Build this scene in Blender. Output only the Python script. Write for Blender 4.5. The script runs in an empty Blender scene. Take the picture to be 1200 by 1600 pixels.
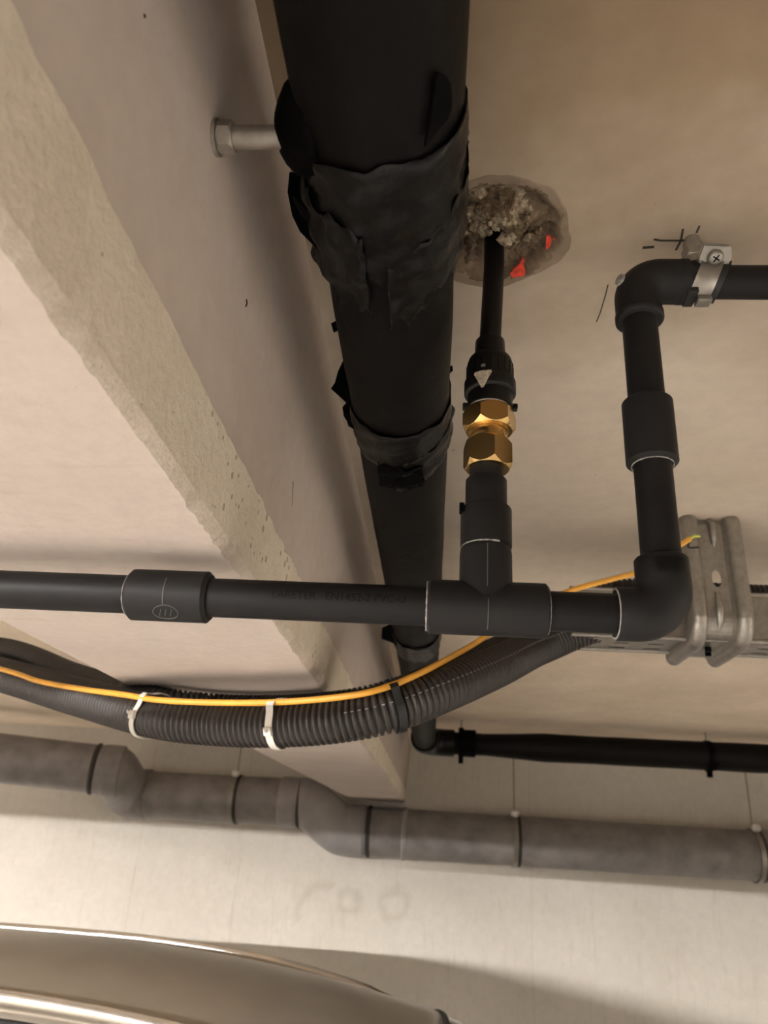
import bpy, bmesh, math, random
from mathutils import Vector, Matrix, noise

random.seed(7)
S = bpy.context.scene
COL = S.collection

# ------------------------------------------------------------------ camera
CAM_POS = Vector((0.0, 0.0, 1.72))
FPX = 1150.0                                   # focal length in pixels of the 1200x1600 frame
# columns: camera right, image down, view axis (in room axes: x across, y into the room, z up)
RIGHT = Vector((0.9965, 0.0587, 0.0587)).normalized()
VIEW = Vector((-0.0774, 0.9120, 0.4029)).normalized()
DOWN = VIEW.cross(RIGHT).normalized()
RIGHT = DOWN.cross(VIEW).normalized()
cam_d = bpy.data.cameras.new('camera')
cam = bpy.data.objects.new('camera', cam_d)
COL.objects.link(cam)
rot = Matrix((RIGHT, -DOWN, -VIEW)).transposed()
cam.matrix_world = Matrix.Translation(CAM_POS) @ rot.to_4x4()
cam_d.sensor_fit = 'VERTICAL'
cam_d.sensor_height = 36.0
cam_d.lens = 36.0 * FPX / 1600.0
cam_d.clip_start = 0.01
cam_d.clip_end = 60
cam_d.dof.use_dof = True
cam_d.dof.focus_distance = 0.68
cam_d.dof.aperture_fstop = 9.5
S.camera = cam

# ------------------------------------------------------------------ world, exposure
w = bpy.data.worlds.new('world')
S.world = w
w.use_nodes = True
w.node_tree.nodes['Background'].inputs[0].default_value = (0.9, 0.8, 0.7, 1)
w.node_tree.nodes['Background'].inputs[1].default_value = 0.0
vs = S.view_settings
vs.view_transform = 'Standard'
vs.look = 'None'
vs.gamma = 1.0
vs.use_curve_mapping = False
vs.exposure = 0.0
LAMP_COLOUR = (1.0, 0.955, 0.91)
# ceiling lamps, all out of the frame: x, y, z, direction of the tube, half length, strength, label
LAMPS = [(-3.4, -3.5, 2.19, 'x', 1.0, 4700.0, 'long strip light with reflector behind the viewer in the left bay'),
         (-6.4, 2.6, 2.10, 'y', .75, 540.0, 'strip light with reflector in the far left bay'),
         (2.75, -.2, 2.19, 'y', .6, 430.0, 'added strip light with deep reflector beside the right wall, for bounce light', .055)]  # last lamp is added to bounce soft light off the right wall

# ------------------------------------------------------------------ room sizes
ZC = 2.287          # ceiling
YW = 5.10           # back wall
ZB = 1.930          # beam underside
XL, XR, YF = -9.0, 3.4, -5.0
HX, HY, HR = 0.048, 0.577, 0.068     # cored hole in the ceiling

# ------------------------------------------------------------------ helpers
def ray(px, py):
    return RIGHT * (px - 600.0) + DOWN * (py - 800.0) + VIEW * FPX
def at_y(px, py, y):
    r = ray(px, py)
    return CAM_POS + r * (y / r.y)
def at_z(px, py, z):
    r = ray(px, py)
    return CAM_POS + r * ((z - CAM_POS.z) / r.z)
def at_d(px, py, d):
    return CAM_POS + ray(px, py) * (d / FPX)

class MB:
    def __init__(self):
        self.v, self.f, self.m = [], [], []
    def face(self, idx, m=0):
        self.f.append(tuple(idx)); self.m.append(m)
    def ring_strip(self, rings, closed=True, m=0):
        """rings: list of lists of Vectors with equal count, joined by quads; returns start indices"""
        st = []
        for r in rings:
            st.append(len(self.v)); self.v.extend(r)
        n = len(rings[0])
        for a, b in zip(st[:-1], st[1:]):
            for i in range(n if closed else n - 1):
                j = (i + 1) % n
                self.face((a + i, a + j, b + j, b + i), m)
        return st, n
    def cap(self, start, n, flip=False, m=0):
        idx = list(range(start, start + n))
        self.face(idx[::-1] if flip else idx, m)
    def tube(self, path, radii, seg=16, caps=True, m=0, ref=None):
        path = [Vector(p) for p in path]
        if not hasattr(radii, '__len__'):
            radii = [radii] * len(path)
        rings = []
        t0 = (path[1] - path[0]).normalized()
        u = ref or (Vector((0, 0, 1)) if abs(t0.z) < .9 else Vector((1, 0, 0)))
        u = (u - t0 * u.dot(t0)).normalized()
        for i, p in enumerate(path):
            a = path[max(i - 1, 0)]; b = path[min(i + 1, len(path) - 1)]
            t = (b - a)
            t = t.normalized() if t.length > 1e-9 else t0
            u = (u - t * u.dot(t)).normalized()
            w_ = t.cross(u)
            rings.append([p + (u * math.cos(2 * math.pi * k / seg) + w_ * math.sin(2 * math.pi * k / seg)) * radii[i] for k in range(seg)])
        st, n = self.ring_strip(rings, True, m)
        if caps:
            self.cap(st[0], n, True, m); self.cap(st[-1], n, False, m)
        return self
    def lathe(self, prof, origin, axis, seg=32, caps=True, m=0):
        """prof: (t, r) pairs along axis"""
        o = Vector(origin); ax = Vector(axis).normalized()
        u = Vector((0, 0, 1)) if abs(ax.z) < .9 else Vector((1, 0, 0))
        u = (u - ax * u.dot(ax)).normalized(); w_ = ax.cross(u)
        rings = [[o + ax * t + (u * math.cos(2 * math.pi * k / seg) + w_ * math.sin(2 * math.pi * k / seg)) * r for k in range(seg)] for t, r in prof]
        st, n = self.ring_strip(rings, True, m)
        if caps:
            self.cap(st[0], n, True, m); self.cap(st[-1], n, False, m)
        return self
    def box(self, lo, hi, mat=None, m=0):
        s = len(self.v)
        for z in (lo[2], hi[2]):
            for y in (lo[1], hi[1]):
                for x in (lo[0], hi[0]):
                    p = Vector((x, y, z))
                    self.v.append(mat @ p if mat else p)
        for q in ((0, 2, 3, 1), (4, 5, 7, 6), (0, 1, 5, 4), (2, 6, 7, 3), (0, 4, 6, 2), (1, 3, 7, 5)):
            self.face([s + i for i in q], m)
        return self
    def prism(self, poly, vec, m=0):
        """closed polygon of Vectors extruded by vec"""
        s = len(self.v); n = len(poly); vec = Vector(vec)
        self.v.extend([Vector(p) for p in poly]); self.v.extend([Vector(p) + vec for p in poly])
        self.face(list(range(s, s + n))[::-1], m); self.face(range(s + n, s + 2 * n), m)
        for i in range(n):
            j = (i + 1) % n
            self.face((s + i, s + j, s + n + j, s + n + i), m)
        return self
    def grid(self, fn, nu, nv, m=0):
        s = len(self.v)
        for i in range(nu + 1):
            for j in range(nv + 1):
                self.v.append(Vector(fn(i / nu, j / nv)))
        for i in range(nu):
            for j in range(nv):
                a = s + i * (nv + 1) + j
                self.face((a, a + nv + 1, a + nv + 2, a + 1), m)
        return self
    def build(self, name, mats, parent=None, smooth=40, fix=True, bevel=0, solid=0):
        me = bpy.data.meshes.new(name)
        me.from_pydata([tuple(p) for p in self.v], [], self.f)
        mats = mats if isinstance(mats, (list, tuple)) else [mats]
        for x in mats:
            me.materials.append(x)
        me.polygons.foreach_set('material_index', self.m)
        if fix:
            bm = bmesh.new(); bm.from_mesh(me)
            bmesh.ops.recalc_face_normals(bm, faces=bm.faces)
            bm.to_mesh(me); bm.free()
        if smooth:
            me.polygons.foreach_set('use_smooth', [True] * len(me.polygons))
            me.set_sharp_from_angle(angle=math.radians(smooth))
        o = bpy.data.objects.new(name, me)
        COL.objects.link(o)
        if parent is not None:
            o.parent = parent
            o.matrix_parent_inverse = Matrix.Translation(-parent.location) if parent.type == 'EMPTY' else Matrix.Identity(4)
        if solid:
            md = o.modifiers.new('thickness', 'SOLIDIFY'); md.thickness = solid; md.offset = 0
        if bevel:
            md = o.modifiers.new('bevel', 'BEVEL'); md.width = bevel; md.segments = 2
        return o

def tag(o, label=None, cat=None, group=None, kind=None):
    if label: o['label'] = label
    if cat: o['category'] = cat
    if group: o['group'] = group
    if kind: o['kind'] = kind
    return o
def thing(name, loc, label, cat, group=None):
    o = bpy.data.objects.new(name, None)
    o.empty_display_size = 0.05
    COL.objects.link(o)
    o.location = loc
    return tag(o, label, cat, group)
def smooth_path(pts, n=12):
    """Catmull-Rom through points"""
    P = [Vector(p) for p in pts]
    P = [P[0] * 2 - P[1]] + P + [P[-1] * 2 - P[-2]]
    out = []
    for i in range(1, len(P) - 2):
        a, b, c, d = P[i - 1:i + 3]
        for k in range(n):
            t = k / n
            out.append(.5 * ((2 * b) + (c - a) * t + (2 * a - 5 * b + 4 * c - d) * t * t + (3 * b - a - 3 * c + d) * t ** 3))
    out.append(P[-2])
    return out
def resample(path, step):
    out = [path[0].copy()]; need = step
    for a, b in zip(path[:-1], path[1:]):
        L = (b - a).length
        if L < 1e-9: continue
        pos = need
        while pos <= L:
            out.append(a + (b - a) * (pos / L)); pos += step
        need = pos - L
    return out

# ------------------------------------------------------------------ materials
def s2l(c):
    return tuple(((x / 255) / 12.92 if x / 255 <= .04045 else ((x / 255 + .055) / 1.055) ** 2.4) for x in c) + (1,)
class NT:
    def __init__(self, name):
        self.mat = bpy.data.materials.new(name); self.mat.use_nodes = True
        self.t = self.mat.node_tree; self.n = self.t.nodes
        self.b = self.n['Principled BSDF']
    def add(self, ty, **kw):
        x = self.n.new(ty)
        for k, v in kw.items():
            setattr(x, k, v)
        return x
    def link(self, a, b): self.t.links.new(a, b)
    def coord(self, scale=(1, 1, 1), loc=(0, 0, 0)):
        tc = self.add('ShaderNodeTexCoord'); mp = self.add('ShaderNodeMapping')
        mp.inputs['Scale'].default_value = scale; mp.inputs['Location'].default_value = loc
        self.link(tc.outputs['Object'], mp.inputs['Vector'])
        return mp.outputs['Vector']
    def noise(self, vec, scale, detail=4, rough=.55):
        x = self.add('ShaderNodeTexNoise'); x.inputs['Scale'].default_value = scale
        x.inputs['Detail'].default_value = detail; x.inputs['Roughness'].default_value = rough
        self.link(vec, x.inputs['Vector'])
        return x.outputs['Fac']
    def ramp(self, fac, stops):
        x = self.add('ShaderNodeValToRGB'); e = x.color_ramp.elements
        while len(e) < len(stops): e.new(.5)
        for el, (p, c) in zip(e, stops):
            el.position = p; el.color = c if len(c) == 4 else tuple(c) + (1,)
        self.link(fac, x.inputs['Fac'])
        return x.outputs['Color']
    def mix(self, a, b, fac, mode='MIX'):
        x = self.add('ShaderNodeMix', data_type='RGBA', blend_type=mode)
        for s, v in ((x.inputs['Factor'], fac), (x.inputs[6], a), (x.inputs[7], b)):
            if hasattr(v, 'is_linked') or hasattr(v, 'links'): self.link(v, s)
            else: s.default_value = v
        return x.outputs[2]
    def math(self, op, a, b=None, c=None):
        x = self.add('ShaderNodeMath', operation=op)
        for s, v in zip(x.inputs, (a, b, c)):
            if v is None: continue
            if hasattr(v, 'links'): self.link(v, s)
            else: s.default_value = v
        return x.outputs[0]
    def bump(self, h, strength, dist=.002):
        x = self.add('ShaderNodeBump'); x.inputs['Strength'].default_value = strength; x.inputs['Distance'].default_value = dist
        self.link(h, x.inputs['Height']); self.link(x.outputs['Normal'], self.b.inputs['Normal'])
    def col(self, c): self.link(c, self.b.inputs['Base Color'])
    def set(self, **kw):
        for k, v in kw.items():
            self.b.inputs[k.replace('_', ' ')].default_value = v
        return self.mat

def plain(name, c, rough=.5, metal=0.0, var=.12, scale=40, bump=0, bscale=200, spec=.5, bdist=.0006):
    t = NT(name)
    v = t.coord()
    n = t.noise(v, scale)
    lo = tuple(x * (1 - var) for x in c[:3]) + (1,); hi = tuple(min(1, x * (1 + var)) for x in c[:3]) + (1,)
    t.col(t.ramp(n, [(.3, lo), (.7, hi)]))
    if bump:
        t.bump(t.noise(v, bscale), bump, bdist)
    return t.set(Roughness=rough, Metallic=metal, Specular_IOR_Level=spec)

def concrete(name, c1, c2, blotch=2.5, fine=60, holes=0.0, hole_scale=45, hole_thr=.12, bump=.25, streak=None, rough=.85, hole_col=(.12, .09, .06, 1)):
    t = NT(name)
    v = t.coord()
    big = t.noise(v, blotch, 5, .6)
    col = t.ramp(big, [(.32, c1), (.68, c2)])
    f = t.noise(v, fine, 6, .7)
    col = t.mix(col, t.ramp(f, [(.3, (.82, .82, .82, 1)), (.7, (1.0, 1.0, 1.0, 1))]), .55, 'MULTIPLY')
    h = f
    if holes:
        vo = t.add('ShaderNodeTexVoronoi'); vo.inputs['Scale'].default_value = hole_scale; t.link(v, vo.inputs['Vector'])
        msk = t.noise(v, 9, 3, .6)
        thr = t.math('MULTIPLY', t.math('SUBTRACT', msk, .43), hole_thr * 4)
        hole = t.math('LESS_THAN', vo.outputs['Distance'], thr)
        col = t.mix(col, hole_col, t.math('MULTIPLY', hole, holes))
        h = t.math('SUBTRACT', f, t.math('MULTIPLY', hole, .8))
    if streak:
        sv = t.coord(streak)
        sn = t.noise(sv, 6, 4, .7)
        col = t.mix(col, t.ramp(sn, [(.57, (1, 1, 1, 1)), (.70, (.72, .68, .64, 1))]), .28, 'MULTIPLY')
    t.col(col)
    t.bump(h, bump, .003)
    t.extra = (t, v, col)
    m = t.set(Roughness=rough, Specular_IOR_Level=.25)
    return m, t, v, col

M = {}
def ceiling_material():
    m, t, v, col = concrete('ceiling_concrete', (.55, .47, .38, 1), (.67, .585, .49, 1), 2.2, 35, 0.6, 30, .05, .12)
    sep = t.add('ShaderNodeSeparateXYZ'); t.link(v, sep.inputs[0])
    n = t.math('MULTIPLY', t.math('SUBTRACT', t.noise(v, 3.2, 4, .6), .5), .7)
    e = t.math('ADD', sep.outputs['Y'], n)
    # browner, darker tone on the near part of the slab, with a noisy edge
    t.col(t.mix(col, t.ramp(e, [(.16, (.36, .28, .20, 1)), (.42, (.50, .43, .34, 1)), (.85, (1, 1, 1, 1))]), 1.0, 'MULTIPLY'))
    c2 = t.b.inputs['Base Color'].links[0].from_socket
    # paler towards the back wall, standing in for bounce light there
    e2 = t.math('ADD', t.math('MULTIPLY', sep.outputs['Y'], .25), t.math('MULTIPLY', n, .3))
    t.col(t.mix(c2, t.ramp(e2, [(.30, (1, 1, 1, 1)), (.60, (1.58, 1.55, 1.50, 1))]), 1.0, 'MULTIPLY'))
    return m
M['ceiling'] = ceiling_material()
M['beam_bottom'] = concrete('beam_bottom_paint', (.62, .535, .475, 1), (.70, .615, .55, 1), 4, 70, .35, 40, .06, .2, (1.2, 9, 9), .8, (.42, .33, .27, 1))[0]
M['beam_band'] = concrete('beam_bare_concrete', (.70, .62, .50, 1), (.84, .76, .635, 1), 9, 110, .6, 75, .34, .9, None, .9, (.24, .18, .12, 1))[0]
M['beam_side'] = concrete('beam_side_paint', (.54, .465, .41, 1), (.62, .54, .48, 1), 3, 50, .3, 30, .04, .12)[0]
M['beam_rough'] = concrete('beam_rough_arris', (.58, .50, .41, 1), (.76, .67, .57, 1), 20, 160, .5, 120, .12, .8)[0]
M['floor'] = concrete('floor_concrete', (.55, .53, .50, 1), (.62, .60, .57, 1), 1.5, 30)[0]

def wall_material():
    m, t, v, col = concrete('wall_concrete', (.73, .68, .605, 1), (.83, .785, .71, 1), 1.3, 25, .25, 14, .03, .1, (5, 1, .6))
    sep = t.add('ShaderNodeSeparateXYZ'); t.link(v, sep.inputs[0])
    x, z = sep.outputs['X'], sep.outputs['Z']
    wob = t.math('MULTIPLY', t.math('SUBTRACT', t.noise(v, 3.0), .5), .03)
    xx = t.math('ADD', x, wob)
    fac = None
    for x0 in (-1.21, -1.87, .62):                       # formwork seams
        a = t.math('ABSOLUTE', t.math('SUBTRACT', xx, x0))
        k = t.math('MULTIPLY', t.math('LESS_THAN', a, .005), .13)
        fac = k if fac is None else t.math('MAXIMUM', fac, k)
    nz = t.math('MULTIPLY', t.math('SUBTRACT', t.noise(v, 9.0), .5), .12)
    for (cx, cz, r) in ((-.496, 1.344, .055), (-.22, 1.352, .075), (-.66, 1.27, .15)):     # dried damp rings
        dx = t.math('SUBTRACT', x, cx); dz = t.math('SUBTRACT', z, cz)
        d = t.math('SQRT', t.math('ADD', t.math('MULTIPLY', dx, dx), t.math('MULTIPLY', dz, dz)))
        e = t.math('ABSOLUTE', t.math('SUBTRACT', t.math('ADD', d, nz), r))
        k = t.math('MAXIMUM', t.math('SUBTRACT', 1.0, t.math('DIVIDE', e, .045)), 0.0)
        if r > .1:                                       # only the upper left arc of the large ring
            k = t.math('MULTIPLY', k, t.math('LESS_THAN', t.math('SUBTRACT', dx, dz), -.08))
        fac = t.math('MAXIMUM', fac, t.math('MULTIPLY', k, .26))
    t.col(t.mix(col, (.38, .34, .24, 1), fac))
    return m
M['wall'] = wall_material()
M['wall_dark'] = concrete('dark_bounce_cut', (.10, .095, .09, 1), (.14, .13, .125, 1), 1.3, 25)[0]  # dark tone set to cut bounce light from behind the viewer

M['pvc'] = plain('grey_pvc', (.0105, .0098, .0098, 1), .48, spec=.16, var=.10, scale=25, bump=.05, bscale=120)
M['pvc_fit'] = plain('grey_pvc_moulded', (.0145, .0136, .0136, 1), .5, spec=.16, var=.08, scale=40, bump=.08, bscale=300)
M['pe'] = plain('black_polyethylene', (.003, .003, .003, 1), .4, spec=.3)
M['pvc_edge'] = plain('pale_mould_edge', (.085, .08, .078, 1), .5)
M['glue'] = plain('dried_solvent_cement', (.30, .285, .27, 1), .6, var=.6, scale=220)
M['print'] = plain('faded_black_print', (.004, .004, .004, 1), .6, spec=.10)
M['brass'] = plain('brass', (.60, .40, .16, 1), .26, 1.0, .08, 60, .05, 400)
M['foam'] = plain('black_pipe_insulation', (.0026, .0020, .0017, 1), .58, spec=.15, var=.25, scale=14, bump=.25, bscale=35, bdist=.004)
M['tape'] = plain('black_insulating_tape', (.0042, .0038, .0036, 1), .36, spec=.22, var=.3, scale=30, bump=.5, bscale=45, bdist=.004)
M['tape_dark'] = plain('black_tape_matt', (.0012, .0012, .0012, 1), .7, spec=.06)  # also used for the painted-in shade of the sleeve slit
M['steel'] = plain('galvanised_steel', (.31, .29, .26, 1), .42, .8, .16, 90, .08, 160)
M['steel_dull'] = plain('dull_zinc_steel', (.36, .33, .29, 1), .5, .7, .18, 80)
M['rubber'] = plain('black_rubber', (.010, .010, .010, 1), .6)
M['conduit'] = plain('black_corrugated_plastic', (.022, .018, .0155, 1), .42, var=.12, scale=30)
M['cable'] = plain('yellow_cable_sheath', (.72, .36, .045, 1), .42, var=.15, scale=25)
M['wire_green'] = plain('yellow_green_wire', (.50, .55, .05, 1), .45)
M['tie_white'] = plain('white_nylon', (.66, .62, .56, 1), .45)
M['tie_black'] = plain('black_nylon', (.010, .010, .010, 1), .45)
M['drain'] = plain('grey_drain_plastic', (.225, .206, .200, 1), .45, var=.26, scale=9, bump=.05)
M['drain_fit'] = plain('pale_grey_drain_plastic', (.29, .275, .275, 1), .42, var=.2, scale=6)
M['seal'] = plain('dark_seal_rubber', (.03, .025, .022, 1), .6)
M['red'] = plain('red_spray_paint', (.72, .06, .03, 1), .6, var=.3, scale=160)
M['pencil'] = plain('graphite_mark', (.03, .025, .02, 1), .7)
M['white_tag'] = plain('worn_white_sticker', (.36, .30, .235, 1), .7, var=.5, scale=350)
M['housing'] = plain('white_lamp_housing', (.75, .72, .68, 1), .4)
M['car'] = plain('silver_car_paint', (.42, .385, .33, 1), .30, .55, .04, 8)
M['glass'] = plain('dark_car_glass', (.03, .028, .025, 1), .08, spec=.6, var=.05)
M['chrome'] = plain('bright_trim', (.80, .76, .70, 1), .22, .9, .04)
M['tyre'] = plain('tyre_rubber', (.012, .012, .012, 1), .8)
M['alloy'] = plain('alloy_wheel', (.45, .44, .42, 1), .35, .9)
M['lens'] = plain('lamp_lens', (.55, .5, .45, 1), .15)

def mortar_material():
    t = NT('rough_mortar')
    v = t.coord()
    n = t.noise(v, 38, 6, .7); f = t.noise(v, 260, 5, .7)
    col = t.ramp(n, [(.30, (.10, .07, .045, 1)), (.47, (.22, .16, .10, 1)), (.58, (.58, .48, .35, 1)), (.72, (.78, .68, .53, 1))])
    t.col(t.mix(col, t.ramp(f, [(.35, (.45, .42, .38, 1)), (.65, (1, 1, 1, 1))]), .8, 'MULTIPLY'))
    t.bump(f, .8, .004)
    return t.set(Roughness=.95, Specular_IOR_Level=.1)
M['mortar'] = mortar_material()
def smear_material():
    t = NT('smeared_mortar')
    v = t.coord()
    n = t.noise(v, 26, 6, .7)
    t.col(t.ramp(n, [(.32, (.12, .085, .055, 1)), (.52, (.21, .155, .105, 1)), (.72, (.36, .28, .20, 1))]))
    t.bump(t.noise(v, 120, 5, .7), .7, .003)
    return t.set(Roughness=.95, Specular_IOR_Level=.1)
M['smear'] = smear_material()
M['smear_thin'] = concrete('thin_mortar_smear', (.20, .150, .105, 1), (.33, .26, .19, 1), 14, 90, .3, 60, .08, .4)[0]
def tube_material(strength):
    t = NT('lamp_tube_glow')
    t.b.inputs['Base Color'].default_value = (.8, .75, .7, 1)
    t.b.inputs['Emission Color'].default_value = LAMP_COLOUR + (1,)
    t.b.inputs['Emission Strength'].default_value = strength
    return t.mat

# ------------------------------------------------------------------ the setting
def build_ceiling():
    mb = MB()
    n = 64
    q = .22
    inner, outer = [], []
    for k in range(n):
        a = 2 * math.pi * k / n
        c, s = math.cos(a), math.sin(a)
        rr = HR * (1 + .03 * noise.noise(Vector((c * 2, s * 2, 4))))
        inner.append(Vector((HX + c * rr, HY + s * rr, ZC)))
        k2 = q / max(abs(c), abs(s))
        outer.append(Vector((HX + c * k2, HY + s * k2, ZC)))
    mb.ring_strip([inner, outer])
    up = [p + Vector((0, 0, .06)) for p in inner]
    mb.ring_strip([inner, up])
    xs = [XL, HX - q, HX + q, XR]; ys = [YF, HY - q, HY + q, YW]
    for i in range(3):
        for j in range(3):
            if i == 1 and j == 1: continue
            s = len(mb.v)
            for x, y in ((xs[i], ys[j]), (xs[i + 1], ys[j]), (xs[i + 1], ys[j + 1]), (xs[i], ys[j + 1])):
                mb.v.append(Vector((x, y, ZC)))
            mb.face((s, s + 1, s + 2, s + 3))
    # upper face of the slab
    s = len(mb.v)
    for x, y in ((XL, YF), (XR, YF), (XR, YW), (XL, YW)): mb.v.append(Vector((x, y, ZC + .25)))
    mb.face((s, s + 1, s + 2, s + 3))
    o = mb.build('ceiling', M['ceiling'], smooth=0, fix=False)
    tag(o, 'tan concrete garage ceiling with a cored pipe hole', None, kind='structure')
    return o
ceiling = build_ceiling()
def slab(name, lo, hi, mat, label):
    o = MB().box(lo, hi).build(name, mat, smooth=0)
    return tag(o, label, None, kind='structure')
slab('floor', (XL, YF, -.2), (XR, YW, 0), M['floor'], 'grey concrete garage floor')
slab('ceiling_beam', (-4.6, -1.25, 2.055), (-.535, -.95, ZC), M['floor'], 'added unseen cross beam behind the viewer, shading the upper back wall')  # added out of view to keep lamp light off the upper wall
slab('wall_back', (XL, YW, 0), (XR, YW + .25, ZC + .25), M['wall'], 'pale cream concrete wall behind the parked car')
slab('wall_left', (XL - .25, YF, 0), (XL, YW + .25, ZC + .25), M['wall'], 'pale concrete side wall of the garage')
slab('wall_right', (XR, YF, 0), (XR + .25, YW + .25, ZC + .25), M['wall'], 'pale concrete side wall on the right')
slab('unseen_wall_front', (XL, YF - .25, 0), (XR, YF, ZC + .25), M['wall_dark'], 'unseen wall behind the viewer, kept dark to cut its bounce light')

def build_beam():
    """cast beam: painted underside, rough arris, bare band low on the side, painted side above; a step 1.43 m into the room"""
    YJ = 1.435
    mb = MB()
    def section(y, proud, jit):
        def nz(k, amp, sc=22):
            return amp * jit * noise.fractal(Vector((k * 7.3, y * sc, k)), 1.0, 2.0, 4)
        xb = -.1745 + proud
        e = nz(1, .0032) + nz(2, .0030, 70)
        e2 = nz(3, .004, 40)
        pts = [Vector((-.530, y, ZC)), Vector((-.528, y, ZB + .006)), Vector((-.522, y, ZB))]
        pts += [Vector((-.40, y, ZB)), Vector((-.26, y, ZB)), Vector((xb - .007 - abs(e), y, ZB + nz(5, .0006))),
                Vector((xb - .004 - abs(e) * .8, y, ZB + .002 + abs(e) * .3)),
                Vector((xb - abs(e) * .3, y, ZB + .007 + abs(e) * .9)),
                Vector((xb + .0015 + e2 * .15, y, ZB + .020)),
                Vector((xb + .004, y, ZB + .045)),
                Vector((xb + .0065 + e2 * .1, y, ZB + .070 + nz(4, .004, 30))),
                Vector((xb + .0035, y, ZB + .0735 + nz(4, .004, 30))),
                Vector((xb + .012, y, ZB + .18)), Vector((xb + .024, y, ZC))]
        return pts
    def run(ylist, proud, jit):
        secs = [section(y, proud, jit) for y in ylist]
        n = len(secs[0])
        s0 = len(mb.v)
        for sc in secs: mb.v.extend(sc)
        mid = [2, 2, 0, 0, 0, 3, 3, 1, 1, 1, 2, 2, 2]
        for i in range(len(secs) - 1):
            for j in range(n - 1):
                a = s0 + i * n + j
                mb.face((a, a + 1, a + n + 1, a + n), mid[j])
        mb.face(range(s0, s0 + n), 2)
        mb.face(range(s0 + (len(secs) - 1) * n, s0 + len(secs) * n), 2)
    near = [-5.0, -2.0, -.8, -.2] + [-.1 + .006 * k for k in range(int((YJ + .1) / .006))] + [YJ]
    run(near, 0.0, 1.0)
    run([YJ, YJ + .016], -.022, 0.0)
    run([YJ + .016, 1.6, 2.2, 3.0, 4.0, YW], -.003, 0.0)
    o = mb.build('ceiling_beam', [M['beam_bottom'], M['beam_band'], M['beam_side'], M['beam_rough']], smooth=28, fix=True)
    for pts in (((384, 468), (385, 474), (383, 479)), ((424, 745), (422, 760), (418, 772)), ((457, 752), (455, 790)), ((224, 22), (225, 28))):
        P = []
        for x, y in pts:
            r = ray(x, y); k = -.1625 / r.x; p = CAM_POS + r * k
            xs = -.1745 + (.0035 + .0085 * (p.z - 2.0035) / .1065 if p.z < 2.11 else .012 + .012 * (p.z - 2.11) / .177)
            p = CAM_POS + r * (xs / r.x); P.append(p + Vector((.0006, 0, 0)))
        MB().tube(P, .0006, 6).build('scratch_mark', M['pencil'], o)
    tag(o, 'pale painted concrete beam with a chipped lower edge, running to the back wall', None, kind='structure')
    return o
build_beam()
for nm, x0, x1, lb in (('ceiling_beam', -4.95, -4.6, 'concrete beam over the far left bay'),):
    mb = MB().box((x0, YF, ZB), (x1, YW, ZC))
    tag(mb.build(nm, M['beam_side'], smooth=0), lb, None, kind='structure')

# ------------------------------------------------------------------ ceiling lamps (out of the frame)
def ceiling_lamp(x, y, z, axis, L, strength, label, skirt=.010):
    t = thing('strip_light', (x, y, z + .07), label, 'lamp', 'strip lights')
    A = Vector((1, 0, 0)) if axis == 'x' else Vector((0, 1, 0)); B = Vector((0, 1, 0)) if axis == 'x' else Vector((1, 0, 0))
    c = Vector((x, y, z))
    prof = [(-.125, -skirt), (-.122, -skirt), (-.05, .052), (.05, .052), (.122, -skirt), (.125, -skirt), (.058, .090), (-.058, .090)]
    MB().prism([c - A * (L + .04) + B * p + Vector((0, 0, q)) for p, q in prof], A * (2 * L + .08)).build('reflector', M['housing'], t, 0)
    for s in (-1, 1):
        e = c + A * (s * (L + .035))
        MB().prism([e + B * p + Vector((0, 0, q)) for p, q in ((-.122, -skirt), (.122, -skirt), (.055, .07), (-.055, .07))], A * (s * .006)).build('end_cap', M['housing'], t, 0)
    MB().lathe([(0, .016), (2 * L, .016)], c - A * L, A, 16).build('tube', tube_material(strength), t)
    for s in (-1, 1):
        if ZC - (z + .09) > .003:
            q = c + A * (s * L * .7)
            MB().tube([q + Vector((0, 0, .088)), Vector((q.x, q.y, ZC))], .006, 8).build('suspension_rod', M['steel_dull'], t)
for lamp in LAMPS:
    ceiling_lamp(*lamp)

# ------------------------------------------------------------------ wrapped black drain pipe along the beam
PX, PZ, PR = -.0498, 2.172, .055
def cyl(th, y, r):
    """th: angle from straight down towards +x"""
    return Vector((PX + math.sin(th) * r, y, PZ - math.cos(th) * r))
def cyl_hit(px, py, r=PR):
    d = ray(px, py); o = CAM_POS - Vector((PX, 0, PZ))
    a = d.x ** 2 + d.z ** 2; b = 2 * (o.x * d.x + o.z * d.z); c = o.x ** 2 + o.z ** 2 - r * r
    disc = max(b * b - 4 * a * c, 0)
    t = (-b - math.sqrt(disc)) / (2 * a)
    p = CAM_POS + d * t
    return math.atan2(p.x - PX, -(p.z - PZ)), p.y
wp = thing('wrapped_drain_pipe', (PX, .4, PZ - PR), 'thick black taped drain pipe hung along the concrete beam, turning right at the back wall', 'pipe')
def lumpy_tube(mb, y0, y1, r0, amp, sc, step=.02, seg=56, edge=0.0, seed=0, inner=None):
    n = max(2, int((y1 - y0) / step))
    rings = []
    for i in range(n + 1):
        t = i / n
        ring = []
        for k in range(seg):
            th = 2 * math.pi * k / seg
            e = edge * noise.fractal(Vector((math.cos(th) * 1.6, math.sin(th) * 1.6, seed)), 1, 2, 4)
            y = y0 + (y1 + e - y0) * t if t > .5 else y0 + (y1 - y0) * t
            r = r0 + amp * noise.fractal(Vector((math.cos(th) * sc * .06, y * sc, math.sin(th) * sc * .06 + seed)), 1, 2, 3)
            ring.append(cyl(th, y, r))
        rings.append(ring)
    if inner:
        rings.append([cyl(2 * math.pi * k / seg, rings[-1][k].y, inner) for k in range(seg)])
    mb.ring_strip(rings)
    return mb
YE = 3.89
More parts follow.
